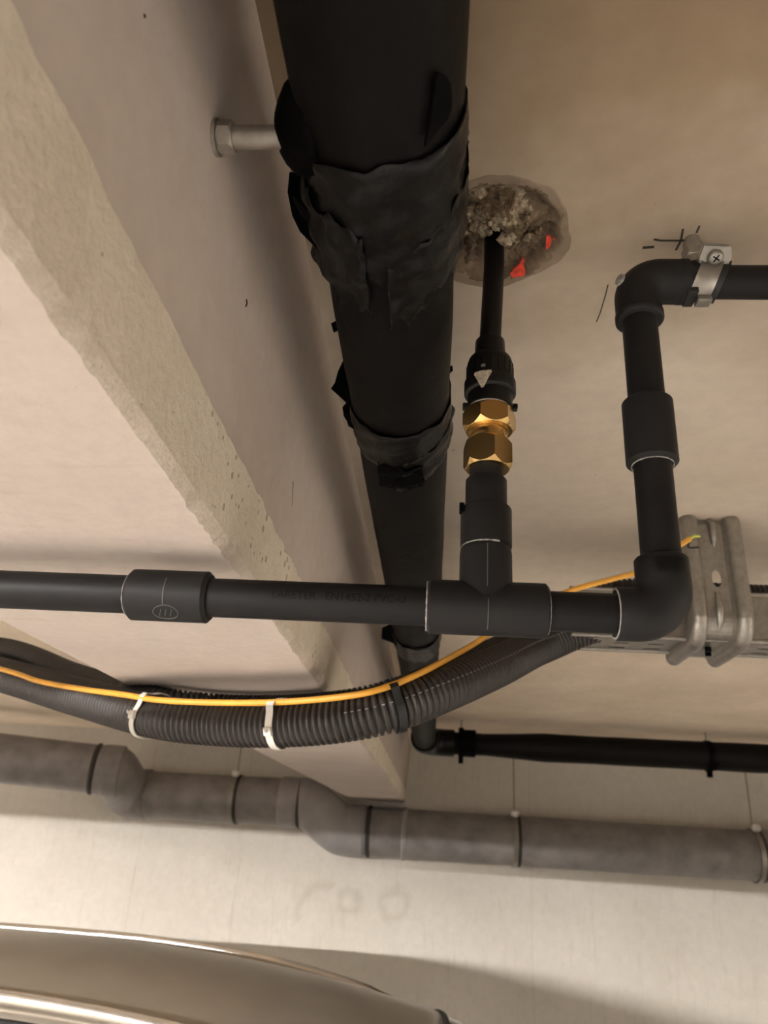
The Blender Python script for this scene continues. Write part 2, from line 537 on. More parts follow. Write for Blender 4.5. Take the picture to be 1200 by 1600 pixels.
lumpy_tube(MB(), -2.5, YE - .10, PR, .0012, 9, .03).build('pipe', M['foam'], wp)
lumpy_tube(MB(), -2.5, .405, PR + .0022, .0016, 10, .02, edge=.03, seed=3, inner=PR - .002).build('insulation_sleeve', M['foam'], wp)
def tape_patch(name, outline_lo, outline_hi, th0, th1, r, mat, wr=.0015, sc=70, nth=60, ny=14, seed=0):
    def fn(u, v):
        th = th0 + (th1 - th0) * u
        lo, hi = outline_lo(u), outline_hi(u)
        y = lo + (hi - lo) * v
        rr = r + wr * noise.fractal(Vector((th * 4, y * sc, seed)), 1, 2, 4) + wr * .6 * math.sin(y * 190 + th * 5 + seed)
        return cyl(th, y, rr)
    return MB().grid(fn, nth, ny).build(name, mat, wp, 50, solid=.0008)
def jag(base, amp, seed, tilt=0.0):
    return lambda u: base + tilt * (u - .5) + amp * noise.fractal(Vector((u * 9, seed, 1)), 1, 2, 4)
# tape round the clamp by the bolt, with a loose diagonal end
tape_patch('tape_wrap', jag(.345, .006, 1, -.02), jag(.452, .012, 2, .01), -2.4, 1.9, PR + .0045, M['tape'], .002, seed=1)
tape_patch('tape_wrap', jag(.405, .006, 5, -.05), jag(.470, .014, 6, -.07), .05, 1.75, PR + .0068, M['tape'], .0022, 60, seed=4)
tape_patch('tape_wrap', jag(.385, .008, 8, .03), jag(.475, .014, 9, .02), -1.7, -.2, PR + .007, M['tape'], .003, 50, seed=7)
# tape at the second joint
tape_patch('tape_wrap', jag(.695, .006, 11, .0), jag(.775, .010, 12, .0), -2.4, 2.4, PR + .0022, M['tape'], .0018, 60, seed=9)
tape_patch('tape_wrap', jag(.74, .006, 14, -.04), jag(.800, .008, 15, -.05), -.1, 1.6, PR + .0045, M['tape'], .0022, 60, seed=12)
tape_patch('tape_wrap', jag(.76, .004, 16, .0), jag(.815, .010, 17, .0), -.45, .45, PR + .0062, M['tape_dark'], .003, 60, seed=13)
# third joint
tape_patch('tape_wrap', jag(1.66, .006, 21, .0), jag(1.80, .012, 22, .0), -2.4, 2.4, PR + .003, M['tape'], .002, 40, seed=15)
tape_patch('tape_wrap', jag(-.3, .02, 31, .2), jag(.215, .01, 32, .10), .15, 1.5, PR + .0045, M['tape'], .001, 30, seed=21)
# slit in the sleeve: a proud dark piece paints in its inner shade
def slit():
    pts = [(685, 112), (697, 118), (704, 130), (706, 150), (705, 172), (698, 188), (682, 206), (664, 230), (668, 208), (674, 180), (678, 150), (681, 125)]
    mb = MB(); lo, hi = [], []
    for p in pts:
        th, y = cyl_hit(*p, r=PR + .0068)
        lo.append(cyl(th, y, PR + .0052)); hi.append(cyl(th, y, PR + .0072))
    n = len(lo); mb.v += lo + hi
    mb.face(range(n)); mb.face(range(n, 2 * n))
    for i in range(n): mb.face((i, (i + 1) % n, n + (i + 1) % n, n + i))
    return mb.build('slit_shade', M['tape_dark'], wp, 30)
slit()
# bulge of the clamp under the tape, on the bolt side
def bulge(name, c, rx, ry, rz, mat, amp=.15, seed=0, nu=20, nv=14):
    c = Vector(c)
    def fn(u, v):
        a = 2 * math.pi * u; b = math.pi * (v - .5)
        d = Vector((math.cos(a) * math.cos(b), math.sin(a) * math.cos(b), math.sin(b)))
        k = 1 + amp * noise.fractal(d * 2.2 + Vector((seed, 0, 0)), 1, 2, 3)
        return c + Vector((d.x * rx, d.y * ry, d.z * rz)) * k
    return MB().grid(fn, nu, nv).build(name, mat, wp, 60)
bulge('clamp_bulge', (PX - .047, .348, PZ - .013), .024, .034, .030, M['tape_dark'], .10, 2)
bulge('clamp_bulge', (PX - .048, .745, PZ + .006), .020, .026, .024, M['tape_dark'], .22, 5)
bulge('clamp_bulge', (PX - .048, 1.72, PZ + .0), .016, .05, .03, M['tape_dark'], .22, 8)
bulge('clamp_bulge', (PX + .010, .795, PZ - PR - .001), .018, .020, .006, M['tape_dark'], .25, 9)
# loose tape flaps: polygons hanging off the pipe side, given in frame points at their own depth
def flap(pts, d, mat, name='tape_flap', back=.004):
    P = [at_d(x, y, dd) for (x, y), dd in zip(pts, d if hasattr(d, '__len__') else [d] * len(pts))]
    return MB().prism(P, VIEW * back).build(name, mat, wp, 30, bevel=.0006)
dd = (cyl(-1.2, .45, PR) - CAM_POS).dot(VIEW)
flap([(452, 268), (449, 300), (456, 335), (468, 360), (484, 376), (495, 388), (494, 378), (500, 369), (507, 371), (512, 350), (500, 300), (485, 270)], dd - .012, M['tape_dark'])
flap([(456, 306), (462, 308), (510, 366), (505, 371), (470, 335)], dd - .016, M['tape'])
dd2 = (cyl(-1.3, .64, PR) - CAM_POS).dot(VIEW)
flap([(517, 505), (527, 500), (540, 500), (540, 514), (531, 514), (521, 519)], dd2, M['tape_dark'])
dd3 = (cyl(-1.3, .745, PR) - CAM_POS).dot(VIEW)
flap([(537, 561), (552, 566), (560, 600), (556, 640), (543, 631), (527, 616), (517, 607), (523, 598), (528, 580)], dd3, M['tape_dark'])
flap([(541, 640), (548, 628), (562, 630), (562, 646), (550, 645)], dd3 + .02, M['tape_dark'])
flap([(700, 572), (707, 571), (708, 579), (700, 585), (692, 586)], dd3 - .02, M['tape_dark'])
dd4 = (cyl(-1.0, 1.75, PR) - CAM_POS).dot(VIEW)
flap([(597, 983), (612, 975), (620, 990), (636, 1004), (650, 1008), (664, 1000), (676, 986), (684, 984), (683, 993), (664, 1012), (648, 1022), (634, 1018), (616, 1006), (596, 998)], dd4 - .04, M['tape_dark'], back=.02)
# elbow and the run along the back wall
def arc_path(c, u, v, r, n=12):
    return [Vector(c) + (Vector(u) * math.cos(math.pi / 2 * k / n) + Vector(v) * math.sin(math.pi / 2 * k / n)) * r for k in range(n + 1)]
mb = MB()
pth = [Vector((PX, YE - .17, PZ))] + arc_path((PX + .10, YE - .10, PZ), (-1, 0, 0), (0, 1, 0), .10) + [Vector((PX + .15, YE, PZ))]
mb.tube(pth, [.066] * len(pth), 32)
mb.build('elbow', M['tape'], wp)
run = [Vector((PX + .12 + .06 * k, YE, PZ + .007 * (k / 30) )) for k in range(50)]
rr = []
for k, p in enumerate(run):
    x = p.x
    base = .054 + .014 * max(0, min(1, (x - .27) / .25))
    rr.append(base + .003 * noise.fractal(Vector((x * 3, 0, 5)), 1, 2, 3))
MB().tube(run, rr, 32).build('pipe_run', M['foam'], wp)
for x in (.175, 1.345):
    mb = MB().lathe([(-.035, .058), (-.03, .066), (.03, .067), (.035, .058)], (x, YE, PZ + .003), (1, 0, 0), 32)
    mb.build('tape_wrap', M['tape_dark'], wp)
for x, lb in ((.135, 'thin black hanger rod holding the black pipe near its elbow'), (1.345, 'thin black hanger rod and clamp midway along the black back pipe')):
    t = thing('pipe_hanger', (x, YE, PZ + .06), lb, 'hanger', 'hangers of the black pipe')
    MB().tube([(x, YE, PZ + .05), (x, YE, ZC)], .004, 10).build('rod', M['steel_dull'], t)
    MB().lathe([(-.012, .0695), (-.012, .074), (.012, .074), (.012, .0695), (-.012, .0695)], (x, YE, PZ + .004), (1, 0, 0), 32, caps=False).build('clamp_ring', M['tape_dark'], t)
    MB().box((x - .012, YE - .012, PZ - .095), (x + .012, YE + .012, PZ - .066)).build('clamp_ear', M['tape_dark'], t, 0, bevel=.003)

# ------------------------------------------------------------------ anchor bolt in the beam side
bp = Vector((-.1600, .346, 2.147))
t = thing('anchor_bolt', bp, 'steel bolt with hex nut sticking out of the beam beside the black pipe', 'bolt')
MB().lathe([(0, .0076), (.062, .0076)], bp, (1, 0, 0), 24).build('shank', M['steel_dull'], t)
def hexnut(mb, o, axis, a, h, rot=0.0, both=True, seg=72, hole=None, ch=.577):
    """hexagon with rounded-off corners; a = half width across flats"""
    o = Vector(o); ax = Vector(axis).normalized()
    u = Vector((0, 0, 1)) if abs(ax.z) < .9 else Vector((1, 0, 0))
    u = (u - ax * u.dot(ax)).normalized(); w_ = ax.cross(u)
    def rh(k):
        th = (math.degrees(2 * math.pi * k / seg) + 30) % 60 - 30
        return a / math.cos(math.radians(th))
    def ring(fr, ft):
        out = []
        for k in range(seg):
            an = 2 * math.pi * k / seg + rot
            out.append(o + ax * ft(k) + (u * math.cos(an) + w_ * math.sin(an)) * fr(k))
        return out
    c = lambda k: (rh(k) - a) * ch * 1.9 + .0004
    rings = [ring(lambda k: a * .97, lambda k: 0), ring(rh, c), ring(rh, lambda k: h - c(k)), ring(lambda k: a * .97, lambda k: h)]
    st, n = mb.ring_strip(rings)
    mb.cap(st[0], n, True); mb.cap(st[-1], n)
    return mb
hexnut(MB(), bp + Vector((.002, 0, 0)), (1, 0, 0), .0098, .011, .2).build('hex_nut', M['steel_dull'], t, 25)
MB().lathe([(-.004, .0122), (.002, .0122)], bp, (1, 0, 0), 28).build('washer', M['steel_dull'], t)

# ------------------------------------------------------------------ grey water pipe with tee and brass joint
Y0, ZR = .5833, 1.8945
wpipe = thing('water_pipe', (.039, Y0, ZR), 'dark grey plastic water pipe with tee, elbows and brass joint crossing below the beam', 'pipe')
R1, RF = .0162, .0216
def lat(name, prof, o, ax, mat, parent=wpipe, seg=40):
    return MB().lathe(prof, o, ax, seg).build(name, mat, parent)
def socket(t0, t1, r, b=.0015):
    return [(t0, r - b), (t0 + b, r), (t1 - b, r), (t1, r - b)]
X = (1, 0, 0); Z = (0, 0, 1)
ax0 = (0, Y0, ZR)
lat('pipe_length', [(-1.6, R1), (-.255, R1)], ax0, X, M['pvc'])
lp = lat('pipe_length', [(-.195, R1), (-.005, R1)], ax0, X, M['pvc'])
lat('pipe_length', [(.085, R1), (.145, R1)], ax0, X, M['pvc'])
cp = lat('coupling', socket(-.259, -.190, RF, .003), ax0, X, M['pvc_fit'])
mb = MB()
mb.tube([(-.2235, Y0 + math.cos(a) * (-RF - .0001), ZR + math.sin(a) * (RF + .0001)) for a in [(.45 - 1.1 * k / 14) for k in range(15)]], .0005, 6)
mb.build('mould_seam', M['pvc_edge'], cp)
mb = MB()
cen = -.98
ringp = []
for k in range(25):
    a = 2 * math.pi * k / 24
    th = cen + math.sin(a) * .34
    ringp.append(Vector((-.222 + math.cos(a) * .0105, Y0 - math.cos(th) * (RF + .0001), ZR + math.sin(th) * (RF + .0001))))
mb.tube(ringp, .00035, 6)
for dx in (-.0045, 0, .0045):
    mb.tube([Vector((-.222 + dx + .0012 * math.sin(6 * s), Y0 - math.cos(cen + s) * (RF + .0001), ZR + math.sin(cen + s) * (RF + .0001))) for s in (-.16, -.08, 0, .08, .16)], .0003, 6)
mb.build('mould_mark', M['pvc_edge'], cp)
# tee
tee = MB().lathe(socket(-.0089, .0879, .0222, .002), ax0, X, 48)
tee.lathe([(0, .0218), (.046, .0218), (.0505, .0213), (.0525, .0200)], (.0384, Y0, ZR), Z, 48)
teeo = tee.build('tee', M['pvc_fit'], wpipe)
seam = MB()
seam.tube([Vector((.0392, Y0 - math.cos(a) * .0223, ZR + math.sin(a) * .0223)) for a in [(.1 - 1.2 * k / 14) for k in range(15)]], .00035, 6)
seam.tube([Vector((.0384, Y0 - .0218, ZR + z)) for z in (.012, .02, .03, .049)], .00035, 6)
seam.build('mould_seam', M['pvc_edge'], teeo)
MB().tube([Vector((.0392 + .0024 * math.cos(2 * math.pi * k / 16), Y0 - .0222 , ZR + .0045 + .0024 * math.sin(2 * math.pi * k / 16))) for k in range(17)], .0005, 6).build('mould_mark', M['pvc_fit'], teeo)
def bead(o, ax, r, thick=.0008, part=wpipe, a0=0, a1=2 * math.pi, seed=0):
    ax = Vector(ax); u = Vector((0, 0, 1)) if abs(ax.z) < .9 else Vector((1, 0, 0)); w_ = ax.cross(u)
    pts, rr_ = [], []
    n = 40
    for k in range(n + 1):
        a = a0 + (a1 - a0) * k / n
        pts.append(Vector(o) + (u * math.cos(a) + w_ * math.sin(a)) * r)
        rr_.append(thick * (.75 + .6 * noise.noise(Vector((math.cos(a) * 5, math.sin(a) * 5, seed)))))
    return MB().tube(pts, rr_, 6).build('cement_bead', M['glue'], part)
bead((-.0092, Y0, ZR), X, R1 + .0035, .0011, seed=1)
bead((.0882, Y0, ZR), X, R1 + .003, .0006, seed=2)
bead((.1418, Y0, ZR), X, R1 + .0035, .0011, seed=3)
bead((-.2595, Y0, ZR), X, R1 + .002, .0005, seed=4)
# lower elbow
XE = .1818
el = MB()
el.lathe([(.1418, RF - .001), (.1428, RF), (.160, RF)], ax0, X, 48, caps=True)
br = .0225
path = [Vector((.158, Y0, ZR))] + [Vector((XE - br + br * math.sin(math.pi / 2 * k / 14), Y0, ZR + br - br * math.cos(math.pi / 2 * k / 14))) for k in range(15)] + [Vector((XE, Y0, ZR + .0435))]
el.tube(path, [RF] * len(path), 48)
el.lathe([(.030, RF), (.0465, RF), (.048, RF - .0012)], (XE, Y0, ZR), Z, 48)
elo = el.build('elbow', M['pvc_fit'], wpipe, 60)
bead((XE, Y0, ZR + .048), Z, R1 + .0028, .0005, elo, seed=6)
# right riser
dzx = Vector((.1842 - XE, 0, 2.2331 - ZR)).normalized()
oz = Vector((XE, Y0, ZR))
def zt(z): return (z - ZR) / dzx.z
lat('pipe_length', [(zt(1.935), R1), (zt(2.035), R1)], oz, dzx, M['pvc'])
lat('coupling', socket(zt(2.0294), zt(2.0955), .0222, .003), oz, dzx, M['pvc_fit'])
bead(oz + dzx * (zt(2.0292)), dzx, R1 + .0015, .0008, seed=8)
lat('pipe_length', [(zt(2.09), R1), (zt(2.20), R1)], oz, dzx, M['pvc'])
# upper elbow and run to the right
ZU, XU = 2.2333, .1842
el = MB()
path = [Vector((XU, Y0, ZU - .046))] + [Vector((XU + br - br * math.cos(math.pi / 2 * k / 14), Y0, ZU - br + br * math.sin(math.pi / 2 * k / 14))) for k in range(15)] + [Vector((XU + .046, Y0, ZU))]
el.tube(path, [RF] * len(path), 48)
el.lathe([(-.049, RF - .0015), (-.047, RF + .0008), (-.041, RF + .0008), (-.040, RF)], (XU, Y0, ZU), Z, 48)
el.lathe([(.040, RF), (.041, RF + .0004), (.047, RF + .0004), (.049, RF - .0012)], (XU, Y0, ZU), X, 48)
elu = el.build('elbow', M['pvc_fit'], wpipe, 60)
MB().lathe([(-.0015, .006), (.0008, .0055), (.0012, .004)], (XU - RF * .8 - .001, Y0 - RF * .45, ZU - .006), (-.85, -.45, .1), 16).build('moulding_gate', M['glue'], elu)
lat('pipe_length', [(.045 + XU, R1), (3.2, R1)], (0, Y0, ZU), X, M['pvc'])
# riser out of the tee: reducer, brass joint, compression adapter, thin black pipe into the ceiling
XT = .0386
lat('reducer', [(1.9465, .0195), (1.948, .0217), (1.981, .0219), (1.9825, .0212), (1.9825, .0180), (2.0095, .0180), (2.0105, .0172), (2.0105, .0148), (2.024, .0148)], (XT, Y0, 0), Z, M['pvc_fit'])
bead((XT, Y0, 1.9468), Z, .0206, .0010, a0=2.4, a1=5.2, seed=9)
MB().box((XT - .0232, Y0 - .012, 1.976), (XT - .0190, Y0 - .004, 1.9835)).build('moulding_gate', M['tape_dark'], wpipe, 0)
XB = .0405
bj = lat('brass_joint', [(2.028, .0162), (2.048, .0166), (2.0525, .0172), (2.0525, .0160), (2.058, .0160), (2.0585, .0180), (2.062, .0180), (2.090, .0165)], (XB, Y0, 0), Z, M['brass'])
hexnut(MB(), (XB - .0008, Y0, 2.0215), Z, .0193, .0275, math.radians(12), ch=.75).build('hex_nut', M['brass'], bj, 25)
hexnut(MB(), (XB + .0006, Y0, 2.0600), Z, .0212, .0215, math.radians(38), ch=.75).build('hex_nut', M['brass'], bj, 25)
MB().lathe([(2.0815, .0180), (2.0815, .0190), (2.0838, .0190), (2.0838, .0180)], (XB + .0006, Y0, 0), Z, 40).build('washer', M['tie_white'], bj)
XA = .0418
ad = lat('compression_adapter', [(2.0835, .0190), (2.0845, .0205), (2.0975, .0207), (2.0985, .0232), (2.0995, .0238), (2.1110, .0239), (2.1125, .0225), (2.1135, .0216), (2.131, .0214), (2.1365, .0200), (2.1385, .0185), (2.1390, .0146), (2.158, .0140), (2.1595, .0128)], (XA, Y0, 0), Z, M['pe'])
mb = MB()
for k in range(20):
    a = 2 * math.pi * k / 20
    c = Vector((XA + math.cos(a) * .0213, Y0 + math.sin(a) * .0213, 2.1225))
    mb.tube([c - Vector((0, 0, .0075)), c + Vector((0, 0, .0070))], .0009, 6)
mb.build('grip_ridges', M['pe'], ad)
for s in (-1, 1):
    bx_ = XA + s * .0225
    mb = MB().box((bx_ - .0025, Y0 - .004, 2.083), (bx_ + .0025, Y0 + .003, 2.0885))
    mb.build('clip', M['pe'], ad, 0, bevel=.001)
def sticker():
    R_ = .0243
    def p(x, z):
        a = x / R_
        return Vector((XA + math.sin(a) * R_, Y0 - math.cos(a) * R_, z))
    cx, mb = -.0085, MB()
    rows = [(2.1105, .0078), (2.1085, .0086), (2.1050, .0068), (2.1005, .0046), (2.0965, .0030), (2.0925, .0010)]
    vs_ = []
    for z, hw in rows:
        for s in (-1, -.33, .33, 1):
            q = p(cx + s * hw, z); vs_.append(q)
    mb.v = vs_
    for i in range(len(rows) - 1):
        for j in range(3):
            a = i * 4 + j
            mb.face((a, a + 1, a + 5, a + 4))
    o = mb.build('sticker', M['white_tag'], ad, 0, solid=.0005)
    tag(o, 'worn white triangle mark')
    for sgn, (sx, sz, w_, h_) in enumerate(((.0075, 2.105, .0085, .0045), (-.0085, 2.1175, .004, .0025))):
        mb = MB()
        q = [p(sx - w_ / 2, sz - h_ / 2), p(sx + w_ / 2, sz - h_ / 2), p(sx + w_ / 2, sz + h_ / 2), p(sx - w_ / 2, sz + h_ / 2)]
        out = [Vector((v.x, v.y, v.z)) + (Vector((v.x - XA, v.y - Y0, 0)).normalized() * -.0018 if sgn else Vector((0, -.0004, 0))) for v in q]
        mb.v = out
        mb.face((0, 1, 2, 3))
        mb.build('raised_mark', M['pe'] if not sgn else M['steel_dull'], ad, 0, solid=.0008)
sticker()
MB().tube([(XA, Y0, 2.155), (.0428, Y0, 2.18), (.0458, Y0, 2.25), (.0465, Y0, 2.33)], .0103, 32).build('pipe_length', M['pe'], wpipe)
# printed lettering along the pipe
def lettering(text, x0, x1, h, th, parent):
    cu = bpy.data.curves.new('txt', 'FONT'); cu.body = text; cu.size = 1.0; cu.resolution_u = 4
    ob = bpy.data.objects.new('txt', cu); COL.objects.link(ob)
    bpy.context.view_layer.update()
    me = bpy.data.meshes.new_from_object(ob.evaluated_get(bpy.context.evaluated_depsgraph_get()))
    bpy.data.objects.remove(ob); bpy.data.curves.remove(cu)
    bm = bmesh.new(); bm.from_mesh(me)
    bmesh.ops.subdivide_edges(bm, edges=[e for e in bm.edges if e.calc_length() > .25], cuts=2)
    xs = [v.co.x for v in bm.verts]; ys = [v.co.y for v in bm.verts]
    mx, Mx, my, My = min(xs), max(xs), min(ys), max(ys)
    for v in bm.verts:
        x = x0 + (v.co.x - mx) / (Mx - mx) * (x1 - x0)
        a = th + ((v.co.y - my) / (My - my) - .5) * h / R1
        r = R1 + .00015
        v.co = Vector((x, Y0 - math.cos(a) * r, ZR + math.sin(a) * r))
    bm.to_mesh(me); bm.free()
    me.materials.clear(); me.materials.append(M['print'])
    o = bpy.data.objects.new('printed_lettering', me); COL.objects.link(o)
    o.parent = parent
    return o
lt = lettering('LARETER   EN1452-2 PVC-U', -.1345, -.0262, .0064, .02, lp)

# ------------------------------------------------------------------ mortar plug round the pipe in the ceiling
def mortar_plug():
    root = thing('mortar_plug', (HX, HY, ZC - .004), 'rough broken mortar round the thin black pipe in the ceiling hole', 'mortar')
    mb = MB(); nr, na = 34, 96
    px, py = .0463, Y0
    rings = []
    for i in range(nr + 1):
        t = i / nr
        ring = []
        for k in range(na):
            a = 2 * math.pi * k / na
            R = .0755 + .006 * noise.fractal(Vector((math.cos(a) * 1.5, math.sin(a) * 1.5, 2)), 1, 2, 3)
            r = .0098 + (R - .0098) * t
            c = Vector((px, py, 0)).lerp(Vector((HX, HY, 0)), t)
            x, y = c.x + math.cos(a) * r, c.y + math.sin(a) * r
            nz = noise.fractal(Vector((x * 60, y * 60, 1)), 1, 2.1, 5)
            nf = noise.fractal(Vector((x * 190, y * 190, 5)), 1, 2.1, 3)
            sec = max(0, math.cos(a + math.pi / 2 - .25)) ** 1.2         # lump towards the viewer side
            lump = sec * max(0, 1 - abs(t - .30) / .42)
            rc = math.hypot(x - HX, y - HY)
            edge = max(0, min(1, (HR - .003 - rc) / .012))
            z = ZC - .0011 + edge * (.013 + .011 * nz + .003 * nf - .026 * lump)
            if i == nr: z = ZC + .0006
            ring.append(Vector((x, y, z)))
        rings.append(ring)
    mb.ring_strip(rings)
    # pale lumps near the pipe, smeared brown further out
    for fi, f in enumerate(mb.f):
        c = sum((mb.v[i] for i in f), Vector()) / len(f)
        n = noise.fractal(Vector((c.x * 45, c.y * 45, 8)), 1, 2, 3) * .018
        d = math.hypot((c.x - .043) / 1.0, (c.y - .552) / 1.0)
        mb.m[fi] = 0 if d + n < .033 else (1 if math.hypot(c.x - HX, c.y - HY) + n * .3 < .066 else 2)
    mb.build('mortar_bed', [M['mortar'], M['smear'], M['smear_thin']], root, 30, fix=True)
    rnd = random.Random(5)
    for k in range(26):                       # stones standing out of the bed
        a = -math.pi / 2 + rnd.uniform(-1.1, 1.3); r = rnd.uniform(.016, .048)
        x, y = px + math.cos(a) * r, py + math.sin(a) * r
        s = rnd.uniform(.003, .0075)
        b = MB(); c = Vector((x, y, ZC + rnd.uniform(-.012, .002)))
        def fn(u, v, c=c, s=s, k=k):
            A = 2 * math.pi * u; B = math.pi * (v - .5)
            d = Vector((math.cos(A) * math.cos(B), math.sin(A) * math.cos(B), math.sin(B)))
            return c + d * s * (1 + .55 * noise.fractal(d * 2.4 + Vector((k * 3.1, 0, 0)), 1, 2, 3))
        b.grid(fn, 10, 7).build('mortar_lump', M['mortar'], root, 30)
    for pts, dz in (([(797, 428), (802, 421), (811, 414), (816, 404), (820, 406), (818, 415), (821, 424), (820, 431), (808, 433), (800, 434)], .0055), ([(854, 369), (859, 368), (862, 375), (861, 382), (857, 388), (853, 390), (853, 380)], .004), ([(864, 374), (867, 374), (866, 377)], .0035)):
        P = [at_z(x, y, ZC - dz) for x, y in pts]
        tag(MB().prism(P, (0, 0, .002)).build('paint_splash', M['red'], root, 0), 'red paint splash')
    return root
mortar_plug()

# pencil marks on the ceiling
def mark(name, pts, r, label=None):
    P = [at_z(x, y, ZC - .0003) for x, y in pts]
    mb = MB()
    for a, b in zip(P[:-1], P[1:]):
        d = (b - a).normalized(); n = Vector((-d.y, d.x, 0)) * r
        s = len(mb.v); mb.v += [a - n, b - n, b + n, a + n]
        mb.face((s, s + 1, s + 2, s + 3))
    o = mb.build(name, M['pencil'], ceiling, 0, solid=.0004)
    return o
mark('pencil_mark', [(1022, 374), (1032, 376), (1060, 376), (1074, 375)], .0011)
mark('pencil_mark', [(1067, 358), (1064, 376), (1056, 391)], .0011)
mark('pencil_mark', [(1093, 353), (1088, 364)], .0010)
mark('pencil_mark', [(1004, 387), (1022, 386)], .0016)
mark('pencil_mark', [(950, 445), (946, 462), (938, 488), (932, 503)], .0006)

# ------------------------------------------------------------------ pipe clamp on the upper run
XC = .2490
pc = thing('pipe_clamp', (XC, Y0, ZU + .03), 'galvanised screw clamp with black rubber lining holding the water pipe to the ceiling', 'clamp')
tilt = Vector((1, 0, .0)).normalized()
def ring_band(name, x0, x1, r0, r1, mat, parent, a0=0.0, a1=2 * math.pi, lip=0.0):
    n = 44; mb = MB(); rings = []
    for k in range(n + 1):
        a = a0 + (a1 - a0) * k / n
        d = Vector((0, math.sin(a), -math.cos(a)))
        o = Vector((0, Y0, ZU))
        sh = .0085 * math.cos(a) * -1
        prof = [(x0, r0), (x0, r1 + lip), (x0 + .0025, r1), (x1 - .0025, r1), (x1, r1 + lip), (x1, r0)]
        rings.append([o + d * r + Vector((x - sh * -1.0, 0, 0)) for x, r in prof])
    st, m_ = mb.ring_strip(rings)
    mb.cap(st[0], m_, True); mb.cap(st[-1], m_)
    return mb.build(name, mat, parent, 35)
ring_band('rubber_lining', XC - .0195, XC + .0175, .0160, .0192, M['rubber'], pc, lip=.0012)
ring_band('clamp_band', XC - .0105, XC + .0105, .0190, .0208, M['steel'], pc, lip=.0012)
MB().box((XC - .020, Y0 - .013, ZU - .0225), (XC - .0105, Y0 + .010, ZU - .0165)).build('lining_tab', M['rubber'], pc, 0, bevel=.001)
MB().lathe([(0, .0095), (.026, .0095), (.026, .0075), (ZC - ZU - .0195 , .0075)], (XC - .006, Y0 - .001, ZU + .0195), Z, 24).build('boss', M['steel_dull'], pc)
hexnut(MB(), (XC - .006, Y0 - .001, ZU + .028), Z, .0098, .012, .3).build('hex_nut', M['steel_dull'], pc, 25)
# ears on the viewer side, screw pointing down at the viewer
eo = Vector((XC + .004, Y0 - .0235, ZU + .0105))
ez = Vector((.05, .50, .86)).normalized(); ex = Vector((1, .0, -.05)).normalized(); ey = ez.cross(ex).normalized(); ex = ey.cross(ez)
EM = Matrix((ex, ey, ez)).transposed().to_4x4(); EM.translation = eo
for k, zz in enumerate((0.0, .0058)):
    pts = [(-.0125, -.010), (.0125, -.010), (.0155, 0), (.0135, .013), (-.0125, .013), (-.0140, 0)]
    mb = MB().prism([EM @ Vector((x, y, zz)) for x, y in pts], ez * .0018)
    mb.build('ear', M['steel'], pc, 0, bevel=.0005)
so = eo - ez * .0042
MB().lathe([(-.0015, .0048), (0, .0068), (.0022, .0074), (.0042, .0070)], so, ez, 28).build('screw_head', M['steel'], pc)
sm = MB()
for ang in (0.5, 0.5 + math.pi / 2):
    u = ex * math.cos(ang) + ey * math.sin(ang); v = ez.cross(u)
    sm.prism([so - ez * .0018 + u * a + v * b for a, b in ((-.0038, -.0006), (.0038, -.0006), (.0038, .0006), (-.0038, .0006))], ez * .0006)
sm.build('screw_slot', M['tape_dark'], pc, 0)
MB().tube([eo, eo + ez * .022], .0032, 16).build('screw_shank', M['steel'], pc)
MB().box((XC - .010, Y0 - .006, ZU - .0262), (XC + .004, Y0 + .006, ZU - .0205)).build('hinge_lug', M['steel'], pc, 0, bevel=.0012)

# ------------------------------------------------------------------ cable tray and its bracket
TX0, TX1 = .238, 3.2
TY0, TY1, TZ0, TZ1 = 1.305, 1.405, 2.070, 2.156
tray = thing('cable_tray', (TX0, (TY0 + TY1) / 2, TZ0), 'galvanised perforated cable tray carrying the corrugated conduits below the ceiling', 'cable tray')
def perforated(mb, org, u, v, nu, nv, cu, cv, hu, hv, thick):
    """plate of nu x nv cells with an oblong hole in each"""
    org, u, v = Vector(org), Vector(u), Vector(v); nrm = u.cross(v).normalized() * thick
    no = 8
    for i in range(nu):
        for j in range(nv):
            c = org + u * (cu * (i + .5)) + v * (cv * (j + .5))
            inner, outer = [], []
            for k in range(no):
                a = 2 * math.pi * (k + .5) / no
                inner.append(c + u * hu * math.cos(a) * 1.05 + v * hv * math.sin(a) * 1.05)
                ca, sa = math.cos(a), math.sin(a); q = 1 / max(abs(ca), abs(sa))
                outer.append(c + u * (cu / 2) * (ca * q if abs(abs(ca * q) - 1) < 1e-6 else (1 if ca > 0 else -1) * 1.0) + v * (cv / 2) * (sa * q if abs(abs(sa * q) - 1) < 1e-6 else (1 if sa > 0 else -1) * 1.0))
            # two corners only per side need exact squares: snap to cell corners and mids
            for side in (0, 1):
                off = nrm * side
                s = len(mb.v)
                mb.v += [p + off for p in inner] + [p + off for p in outer]
                for k in range(no):
                    k2 = (k + 1) % no
                    mb.face((s + k, s + k2, s + no + k2, s + no + k))
            s0 = len(mb.v) - 4 * no
            for k in range(no):
                k2 = (k + 1) % no
                mb.face((s0 + k, s0 + k2, s0 + 2 * no + k2, s0 + 2 * no + k))
    return mb
ncell = 46; cu = (TX1 - TX0) / ncell
